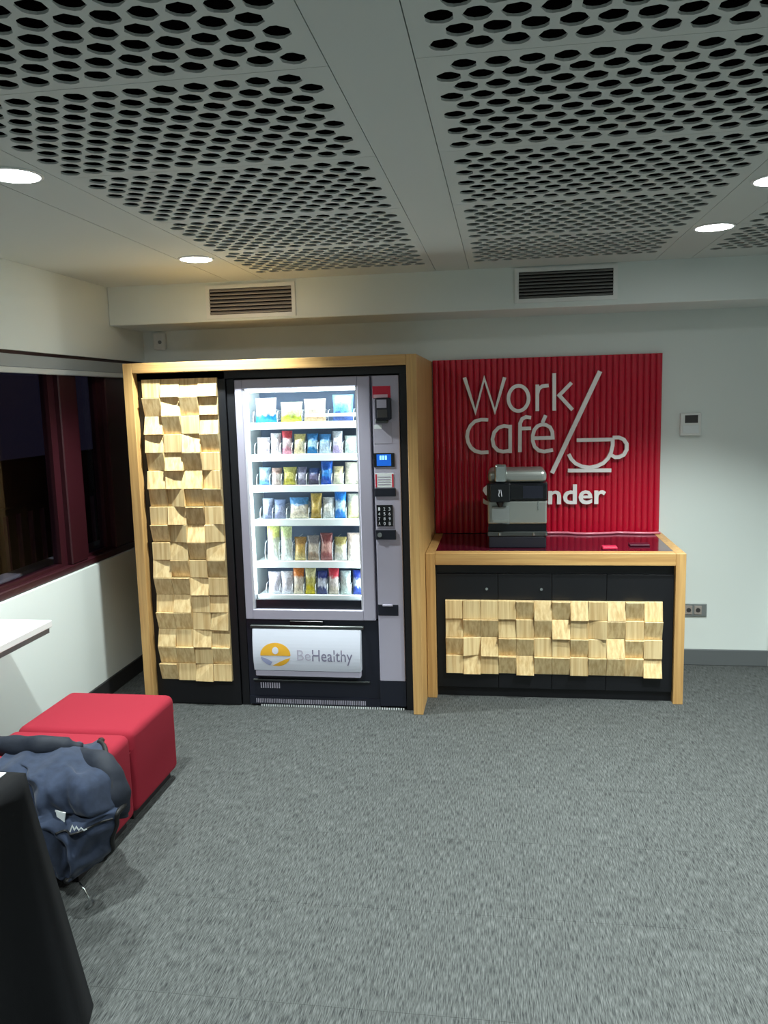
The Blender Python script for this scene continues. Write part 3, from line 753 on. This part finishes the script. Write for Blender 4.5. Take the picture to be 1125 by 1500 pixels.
# ------------------------------------------------------------------ red sign
sg = thing('wall_sign', 'red ribbed wall sign reading Work Café with a white cup', 'sign', (0.78, -0.02, 0.84))
SX0, SX1, SZ0, SZ1 = 0.100, 1.4656, 0.836, 1.912
obj('board', bx(SX0, SX1, -0.016, -0.002, SZ0, SZ1), 'red_board', sg)
NS = 38; sw = (SX1 - SX0) / NS
bm = bmesh.new(); pr = []
for k in range(9):
    a = math.pi * k / 8; pr.append((sw / 2 - (sw / 2 - 0.0012) * math.cos(a), -0.0165 - 0.0125 * math.sin(a) ** 0.8))
a_ = [bm.verts.new((x, y, 0)) for x, y in pr]; b_ = [bm.verts.new((x, y, SZ1 - SZ0)) for x, y in pr]
bm.faces.new(a_); bm.faces.new(b_)
for i in range(len(pr)): bm.faces.new((a_[i], a_[(i + 1) % len(pr)], b_[(i + 1) % len(pr)], b_[i]))
slat_me = mesh_of(bm, 'slat')
for k in range(NS): obj('slat', slat_me, 'red_board', sg, loc=(SX0 + k * sw, 0, SZ0))
STROKES = {
'W':[[(0.297, 1.803), (0.362, 1.592), (0.417, 1.794), (0.48, 1.592), (0.54, 1.797)]],
'o':[[(0.6225 + 0.0605 * math.cos(2 * math.pi * i / 32), 1.668 + 0.076 * math.sin(2 * math.pi * i / 32)) for i in range(33)]],
'r':[[(0.735, 1.748), (0.735, 1.589)], [(0.735, 1.691), (0.743, 1.722), (0.764, 1.737), (0.802, 1.741)]],
'k':[[(0.835, 1.813), (0.836, 1.589)], [(0.937, 1.753), (0.865, 1.68), (0.944, 1.591)]],
'C':[[(0.439, 1.543), (0.395, 1.545), (0.357, 1.535), (0.33, 1.509), (0.314, 1.476), (0.309, 1.442), (0.315, 1.406), (0.331, 1.375), (0.357, 1.353), (0.394, 1.343), (0.439, 1.345)]],
'a':[[(0.572, 1.497), (0.534, 1.504), (0.501, 1.493), (0.475, 1.466), (0.464, 1.424), (0.471, 1.383), (0.495, 1.355), (0.528, 1.346), (0.572, 1.352)], [(0.572, 1.509), (0.571, 1.337)]],
'f':[[(0.698, 1.55), (0.667, 1.555), (0.644, 1.544), (0.632, 1.517), (0.63, 1.342)], [(0.63, 1.485), (0.697, 1.486)]],
'e':[[(0.719, 1.425), (0.827, 1.426), (0.825, 1.461), (0.811, 1.49), (0.785, 1.505), (0.762, 1.508), (0.736, 1.498), (0.717, 1.475), (0.708, 1.441), (0.708, 1.407), (0.719, 1.373), (0.743, 1.35), (0.776, 1.342), (0.829, 1.352)], [(0.785, 1.563), (0.766, 1.518)]],
'slash':[[(1.103, 1.816), (0.823, 1.21)]],
'cup':[[(0.97, 1.408), (1.181, 1.409)], [(1.181, 1.409), (1.181, 1.373), (1.172, 1.33), (1.155, 1.295), (1.128, 1.267), (1.091, 1.249), (1.049, 1.241), (1.002, 1.248), (0.964, 1.267), (0.938, 1.294), (0.923, 1.324)], [(0.918, 1.224), (1.175, 1.222)], [(1.181, 1.42), (1.218, 1.42), (1.246, 1.407), (1.263, 1.381), (1.263, 1.345), (1.247, 1.315), (1.22, 1.302), (1.197, 1.301), (1.176, 1.314)]],
}
for ch, strokes in STROKES.items():
    bm = bmesh.new()
    for k, s in enumerate(strokes): ribbon(bm, s, 0.0215 if ch != 'slash' else 0.026, -0.052 - 0.0003 * k, -0.029)
    obj('letter' if len(ch) == 1 else ('slash' if ch == 'slash' else 'cup_emblem'), bm, 'letter', sg)
wordx = 0.400
me = place_text(text_mesh('Santander', 0.2, 0.0042, 0.004), 0.402, 1.146, 1.016, 1.141, y=-0.046)
bm = bmesh.new(); bm.from_mesh(me); bmesh.ops.remove_doubles(bm, verts=bm.verts, dist=1e-5)
todo = set(bm.verts)
while todo:
    st = [todo.pop()]; isl = set(st)
    while st:
        v = st.pop()
        for e in v.link_edges:
            q = e.other_vert(v)
            if q not in isl: isl.add(q); todo.discard(q); st.append(q)
    mp_ = {}; b2 = bmesh.new()
    for v in isl: mp_[v] = b2.verts.new(v.co)
    for f in {f for v in isl for f in v.link_faces}:
        try: b2.faces.new([mp_[v] for v in f.verts])
        except ValueError: pass
    obj('letter', b2, 'letter', sg)
bm.free()

# ------------------------------------------------------------------ coffee machine on the counter
cf = thing('coffee_machine', 'black and steel capsule coffee machine on the counter', 'coffee machine', (0.605, -0.40, kz + 0.0005))
c0, c1, cy = 0.440, 0.768, -0.530
zb = kz + 0.0005
obj('base', bx(c0 + 0.004, c1 - 0.004, cy, -0.22, zb, zb + 0.068, bevel=0.006, seg=2), 'navy', cf)
dt = obj('drip_tray', bx(c0 - 0.002, c1 + 0.002, cy - 0.004, -0.24, zb + 0.0685, zb + 0.094, bevel=0.003), 'steel_dk', cf)
for x in (0.507, 0.696, 0.764): obj('tray_clip', bx(x - 0.006, x + 0.006, cy - 0.010, cy - 0.003, zb + 0.072, zb + 0.090, bevel=0.002), 'chrome', dt)
obj('tray_recess', bx(c0 + 0.002, c1 - 0.002, cy + 0.02, -0.24, zb + 0.0945, zb + 0.136), 'black_gloss', cf)
obj('body', bx(c0, c1, cy + 0.012, -0.22, zb + 0.1365, zb + 0.268, bevel=0.008, seg=2), 'steel', cf)
cap = obj('control_band', bx(c0 - 0.004, c1 + 0.004, cy + 0.004, -0.22, zb + 0.2685, zb + 0.368, bevel=0.010, seg=2), 'black_gloss', cf)
obj('display', bx(0.636, 0.745, cy + 0.0015, cy + 0.0045, zb + 0.282, zb + 0.352), 'navy', cap)
obj('lid', bx(c0 + 0.002, c1 - 0.002, cy + 0.006, -0.23, zb + 0.3685, zb + 0.436, bevel=0.026, seg=4), 'steel', cf, smooth=False)
hd = obj('brew_head', bx(0.452, 0.566, cy - 0.055, cy + 0.003, zb + 0.268, zb + 0.374, bevel=0.007, seg=2), 'black_gloss', cf)
for k, x in enumerate((0.504, 0.514)):
    obj('emblem', ribbon(bmesh.new(), [(x, zb + 0.338), (x + 0.002, zb + 0.326), (x - 0.002 + k * 0.006, zb + 0.310), (x + 0.001 + k * 0.004, zb + 0.300)], 0.0032, cy - 0.0556, cy - 0.0548), 'txt_white', hd)
obj('spout', cyl(bmesh.new(), (0.510, cy - 0.025, zb + 0.240), (0.510, cy - 0.025, zb + 0.2675), 0.012, 14, 0.026), 'black_gloss', hd)
obj('lever', bx(0.480, 0.546, cy - 0.040, cy + 0.004, zb + 0.3745, zb + 0.476, bevel=0.012, seg=3), 'chrome', cf)
bm = bmesh.new(); prism(bm, [(0.464, zb + 0.150), (0.560, zb + 0.142), (0.562, zb + 0.238), (0.464, zb + 0.238)], cy - 0.03, cy + 0.011)
cup = obj('capsule_container', bm, 'clear_grey', cf)
obj('container_rim', bx(0.470, 0.558, cy - 0.033, cy - 0.0295, zb + 0.150, zb + 0.166, bevel=0.001), 'steel', cup)
obj('side_button', bx(0.716, 0.722, cy + 0.008, cy + 0.0125, zb + 0.215, zb + 0.262, bevel=0.001), 'chrome', cf)

# cord, packet and a slab for a dark reflection on the counter
pts = [(0.770 + 0.695 * t / 14, -0.060 + 0.012 * math.sin(t * 0.9) - (0.016 if 3 < t < 9 else 0), zb + 0.0075) for t in range(15)]
tag(obj('cord', tube(bmesh.new(), pts, 0.0075, 8), 'pink_tube', smooth=True), 'pale pink cord lying along the back of the counter', 'cord')
tag(obj('packet', bx(1.065, 1.145, -0.575, -0.52, zb + 0.0005, zb + 0.016, bevel=0.003), 'packet_red'), 'small bright red packet near the front of the counter', 'packet')
tag(obj('packet', bx(1.225, 1.335, -0.475, -0.405, zb + 0.0005, zb + 0.010, bevel=0.003), 'dark_reflect'), 'dark maroon reflection at the right of the counter, made as a flat slab', 'packet')  # thin slab standing in for a dark reflection in the worktop

# ------------------------------------------------------------------ wall fittings
t = thing('thermostat', 'white wall thermostat with dark display right of the red sign', 'thermostat', (1.634, 0, 1.42))
tb = obj('case', bx(1.574, 1.694, -0.026, -0.0005, 1.421, 1.556, bevel=0.006, seg=2), 'white_pl', t)
obj('display', bx(1.600, 1.674, -0.0275, -0.0255, 1.497, 1.543), 'dark_metal', t)
obj('flap', bx(1.588, 1.680, -0.029, -0.0255, 1.436, 1.484, bevel=0.002), 'tag_white', t)
t = thing('wall_socket', 'grey metal wall socket low beside the counter', 'socket', (1.66, 0, 0.312))
sk = obj('plate', bx(1.555, 1.760, -0.010, -0.0005, 0.310, 0.389, bevel=0.003), 'grey_metal', t)
for k in range(3):
    x = 1.598 + k * 0.055
    mo = obj('socket_module', bx(x - 0.022, x + 0.022, -0.014, -0.0095, 0.322, 0.377, bevel=0.002), 'slat', t)
    obj('socket_hole', cyl(bmesh.new(), (x, -0.0150, 0.350), (x, -0.0135, 0.350), 0.014, 14), 'dark_metal', mo)
t = thing('wall_sensor', 'small white rounded alarm box on the wall under the beam', 'sensor', (-1.657, 0, 2.04))
obj('case', bx(-1.700, -1.615, -0.040, -0.0005, 2.035, 2.150, bevel=0.018, seg=3), 'white_pl', t)
obj('lens', cyl(bmesh.new(), (-1.650, -0.043, 2.085), (-1.650, -0.039, 2.085), 0.012, 14), 'grey_metal', t)

# wall shelf under the window
t = thing('wall_shelf', 'narrow white shelf fixed to the wall under the window', 'shelf', (-1.63, -2.6, 0.68))
obj('board', bx(XL + 0.001, -1.485, -3.4, -1.788, 0.708, 0.740, bevel=0.003), 'white_pl', t)
obj('edge_channel', bx(XL + 0.001, -1.494, -3.39, -1.800, 0.684, 0.7075), 'grey_metal', t)

# ------------------------------------------------------------------ red ottomans
def ottoman(y0, y1, label):
    t = thing('ottoman', label, 'ottoman', (-1.2, (y0 + y1) / 2, 0), 'red cube ottomans')
    bm = bx(-1.462, -0.953, y0, y1, 0.035, 0.388, bevel=0.034, seg=5)
    obj('cushion', bm, 'red_fab', t, smooth=True)
    obj('base', bx(-1.43, -0.985, y0 + 0.03, y1 - 0.03, 0.0, 0.036), 'plinth', t)
    obj('seam', tube(bmesh.new(), [(-1.455, y0 + 0.004, 0.31), (-0.96, y0 + 0.004, 0.31), (-0.957, y1 - 0.01, 0.31)], 0.0015, 5), 'red_fab', t)
ottoman(-2.163, -1.728, 'red fabric cube ottoman nearest the oak cabinet')
ottoman(-2.602, -2.167, 'red fabric cube ottoman half covered by the jacket')

# ------------------------------------------------------------------ jacket
jk = thing('jacket', 'dark navy jacket draped over the near red ottoman', 'jacket', (-1.05, -2.6, 0.0))
def interp(tab, v):
    for (a, fa), (b, fb) in zip(tab, tab[1:]):
        if v <= b:
            s = (v - a) / (b - a); s = s * s * (3 - 2 * s); return fa + (fb - fa) * s
    return tab[-1][1]
RX = [(0, -1.02), (0.10, -0.955), (0.2, -0.880), (0.35, -0.81), (0.5, -0.775), (0.65, -0.785), (0.8, -0.815), (0.92, -0.862), (1.0, -0.905)]
LXT = [(0, -1.26), (0.5, -1.22), (0.8, -1.12), (1.0, -1.02)]
ZT = [(0, 0.415), (0.12, 0.462), (0.25, 0.450), (0.5, 0.325), (1.0, 0.105)]
RIDGES = [((0.12, 0.46), (0.72, 0.14), 0.030, 0.035), ((0.50, 0.50), (0.54, 0.92), 0.022, 0.03), ((0.55, 0.54), (0.80, 0.90), 0.022, 0.03), ((0.36, 0.50), (0.62, 0.96), 0.022, 0.028), ((0.22, 0.60), (0.50, 0.90), 0.02, 0.03), ((0.62, 0.52), (0.98, 0.48), -0.02, 0.025), ((0.45, 0.30), (0.9, 0.34), 0.014, 0.04), ((0.30, 0.25), (0.52, 0.50), -0.02, 0.035)]
def seg_dist(p, a, b):
    ax, ay = b[0] - a[0], b[1] - a[1]; tt = max(0, min(1, ((p[0] - a[0]) * ax + (p[1] - a[1]) * ay) / (ax * ax + ay * ay)))
    return math.hypot(p[0] - a[0] - tt * ax, p[1] - a[1] - tt * ay)
YT = [(0, -2.36), (0.12, -2.50), (0.25, -2.63), (0.4, -2.685), (0.7, -2.70), (1.0, -2.67)]
bm = bmesh.new(); nu, nv = 64, 70; G = []
for j in range(nv):
    v = j / (nv - 1); row = []
    for i in range(nu):
        u = i / (nu - 1)
        x = interp(LXT, v) * (1 - u) + interp(RX, v) * u
        z = interp(ZT, v); y = interp(YT, v)
        bul = math.sin(math.pi * min(1, u * 1.02)) if u < 0.98 else 0
        y -= 0.045 * max(0, bul) ** 0.7 * min(1, v * 3)
        y += 0.05 * max(0, (u - 0.86) / 0.14) ** 2
        fold = 0.016 * math.sin(17 * u + 5 * v + 2.2 * noise.noise(Vector((u * 2, v * 2, 0.3)))) * min(1, v * 2.2)
        y += fold + 0.026 * noise.noise(Vector((u * 4.2, v * 4.6, 1.7))) + 0.010 * noise.noise(Vector((u * 11, v * 12, 5.7)))
        z += 0.020 * noise.noise(Vector((u * 5, v * 5, 9.1))) * (1 - 0.5 * v) + 0.014 * math.sin(math.pi * u) * (v < 0.5)
        y -= 0.020 * (0.5 - abs(noise.noise(Vector((u * 6 + v * 2, v * 5 - u * 2, 3.3))))) * 2 - 0.02
        for ra, rb_, amp, wid in RIDGES: y -= amp * math.exp(-(seg_dist((u, v), ra, rb_) / wid) ** 2)
        row.append(bm.verts.new((x, y, z)))
    G.append(row)
for j in range(nv - 1):
    for i in range(nu - 1): bm.faces.new((G[j][i], G[j][i + 1], G[j + 1][i + 1], G[j + 1][i]))
edge_pts = [Vector(G[j][-1].co) for j in range(2, nv)] + [Vector(G[-1][i].co) for i in range(nu - 2, 4, -2)]
pocket_pts = [Vector(G[int(nv * 0.60)][i].co) + Vector((0, -0.012, 0)) for i in range(int(nu * 0.62), nu - 1)]
tag_at = Vector(G[int(nv * 0.50)][int(nu * 0.62)].co); logo_at = Vector(G[int(nv * 0.565)][int(nu * 0.80)].co)
body = obj('body', bm, 'jacket', jk, smooth=True)
sm = body.modifiers.new('solid', 'SOLIDIFY'); sm.thickness = 0.006; sm.offset = 0
obj('edge_binding', tube(bmesh.new(), edge_pts, 0.0095, 6), 'piping', body, smooth=True)
obj('pocket_seam', tube(bmesh.new(), pocket_pts, 0.004, 5), 'piping', body)
bm = bmesh.new()
pth = [(-1.00, -2.49, 0.432), (-0.93, -2.52, 0.440), (-0.872, -2.55, 0.432), (-0.832, -2.57, 0.395), (-0.808, -2.585, 0.345), (-0.800, -2.59, 0.30), (-0.802, -2.59, 0.275)]
pth = [Vector(q) for q in pth]; pth = [p.lerp(q, k / 4) for p, q in zip(pth, pth[1:]) for k in range(4)] + [pth[-1]]
tube(bm, pth, [0.030 + 0.020 * math.sin(math.pi * min(1, k / 22)) + 0.0015 * math.sin(k * 1.3) for k in range(len(pth))], 18)
for v in bm.verts: v.co += Vector((noise.noise(v.co * 14), noise.noise(v.co * 14 + Vector((3, 1, 7))), noise.noise(v.co * 14 + Vector((9, 4, 2))))) * 0.010
obj('sleeve', bm, 'jacket_dk', jk, smooth=True)
bm = bmesh.new()
pth = [(-1.44, -2.42, 0.45), (-1.34, -2.48, 0.462), (-1.22, -2.51, 0.478), (-1.12, -2.52, 0.485), (-1.05, -2.50, 0.475), (-1.0, -2.46, 0.452)]
pth = [Vector(q) for q in pth]; pth = [p.lerp(q, k / 4) for p, q in zip(pth, pth[1:]) for k in range(4)] + [pth[-1]]
tube(bm, pth, [0.036 + 0.0015 * math.sin(k * 1.1) - 0.012 * (k > 17) for k in range(len(pth))], 18)
for v in bm.verts: v.co += Vector((0, noise.noise(v.co * 11 + Vector((3, 1, 7))), noise.noise(v.co * 11 + Vector((9, 4, 2))))) * 0.016
obj('collar', bm, 'jacket_dk', jk, smooth=True)
bm = bx(-0.019, 0.019, -0.002, 0.002, -0.021, 0.021, bevel=0.001)
bmesh.ops.rotate(bm, verts=bm.verts, cent=(0, 0, 0), matrix=Matrix.Rotation(math.radians(12), 3, 'Y'))
bmesh.ops.translate(bm, verts=bm.verts, vec=tag_at + Vector((0, -0.022, 0)))
o = obj('care_label', bm, 'tag_white', jk); o['label'] = 'white care label'
bm = bmesh.new(); lx, ly, lz = logo_at.x, logo_at.y - 0.026, logo_at.z
ribbon(bm, [(lx - 0.03, lz - 0.012), (lx - 0.02, lz + 0.012), (lx - 0.014, lz - 0.004), (lx - 0.006, lz + 0.008), (lx + 0.002, lz - 0.004), (lx + 0.010, lz + 0.005), (lx + 0.020, lz - 0.003), (lx + 0.03, lz + 0.002)], 0.004, ly - 0.001, ly)
obj('stitched_lettering', bm, 'tag_white', jk)
bm = bmesh.new()
tube(bm, [(-0.905, -2.70, 0.085), (-0.885, -2.71, 0.07), (-0.868, -2.715, 0.045), (-0.866, -2.715, 0.02), (-0.878, -2.72, 0.004)], 0.0035, 6)
tag(obj('cable', bm, 'chrome', smooth=True), 'thin shiny cable curling to the floor under the jacket', 'cable')

# ------------------------------------------------------------------ table under a black cloth
TX, TY, TZ = -0.722, -3.222, 0.735
tb = thing('table', 'table hidden under the black cloth at the left edge', 'table', (-1.1, -3.9, 0))
obj('tabletop', bx(-1.50, TX, -4.65, TY, TZ - 0.03, TZ), 'white_pl', tb)
for x in (-1.46, TX - 0.06):
    for y in (-4.6, TY - 0.06): obj('leg', bx(x, x + 0.03, y, y + 0.03, 0, TZ - 0.0305), 'dark_metal', tb)
bm = bmesh.new(); per = []
def edge(p, q, n): return [(p[0] + (q[0] - p[0]) * k / n, p[1] + (q[1] - p[1]) * k / n) for k in range(n)]
A, B, C_, D_ = (-1.505, TY + 0.004), (TX + 0.004, TY + 0.004), (TX + 0.004, -4.655), (-1.505, -4.655)
per = edge(A, B, 30) + edge(B, C_, 56) + edge(C_, D_, 30) + edge(D_, A, 56)
nP = len(per); rings = []; cxp, cyp = -1.11, -3.94
for j in range(15):
    d = j / 14; ring = []
    for k, (x, y) in enumerate(per):
        a, b = per[k - 1], per[(k + 1) % nP]; tx, ty = b[0] - a[0], b[1] - a[1]; l = math.hypot(tx, ty); nx, ny = ty / l, -tx / l
        if nx * (x - cxp) + ny * (y - cyp) < 0: nx, ny = -nx, -ny
        corner = min(math.hypot(x - q[0], y - q[1]) for q in (A, B, C_, D_))
        out = 0.020 * d + 0.085 * d * math.exp(-(corner / 0.10) ** 2) + 0.024 * d * math.sin(k * 0.62 + 1.1)
        ring.append(bm.verts.new((x + nx * max(0.002, out), y + ny * max(0.002, out), TZ + 0.003 - (TZ - 0.001) * d)))
    rings.append(ring)
for a, b in zip(rings, rings[1:]):
    for k in range(nP): bm.faces.new((a[k], a[(k + 1) % nP], b[(k + 1) % nP], b[k]))
bm.faces.new(rings[0])
tag(obj('tablecloth', bm, 'cloth_black', smooth=True), 'black tablecloth hanging to the floor at the left edge', 'tablecloth')
tag(obj('paper_sheet', bx(-1.02, -0.765, -3.30, -3.226, TZ + 0.0035, TZ + 0.006), 'tag_white'), 'white paper on the black covered table', 'paper')
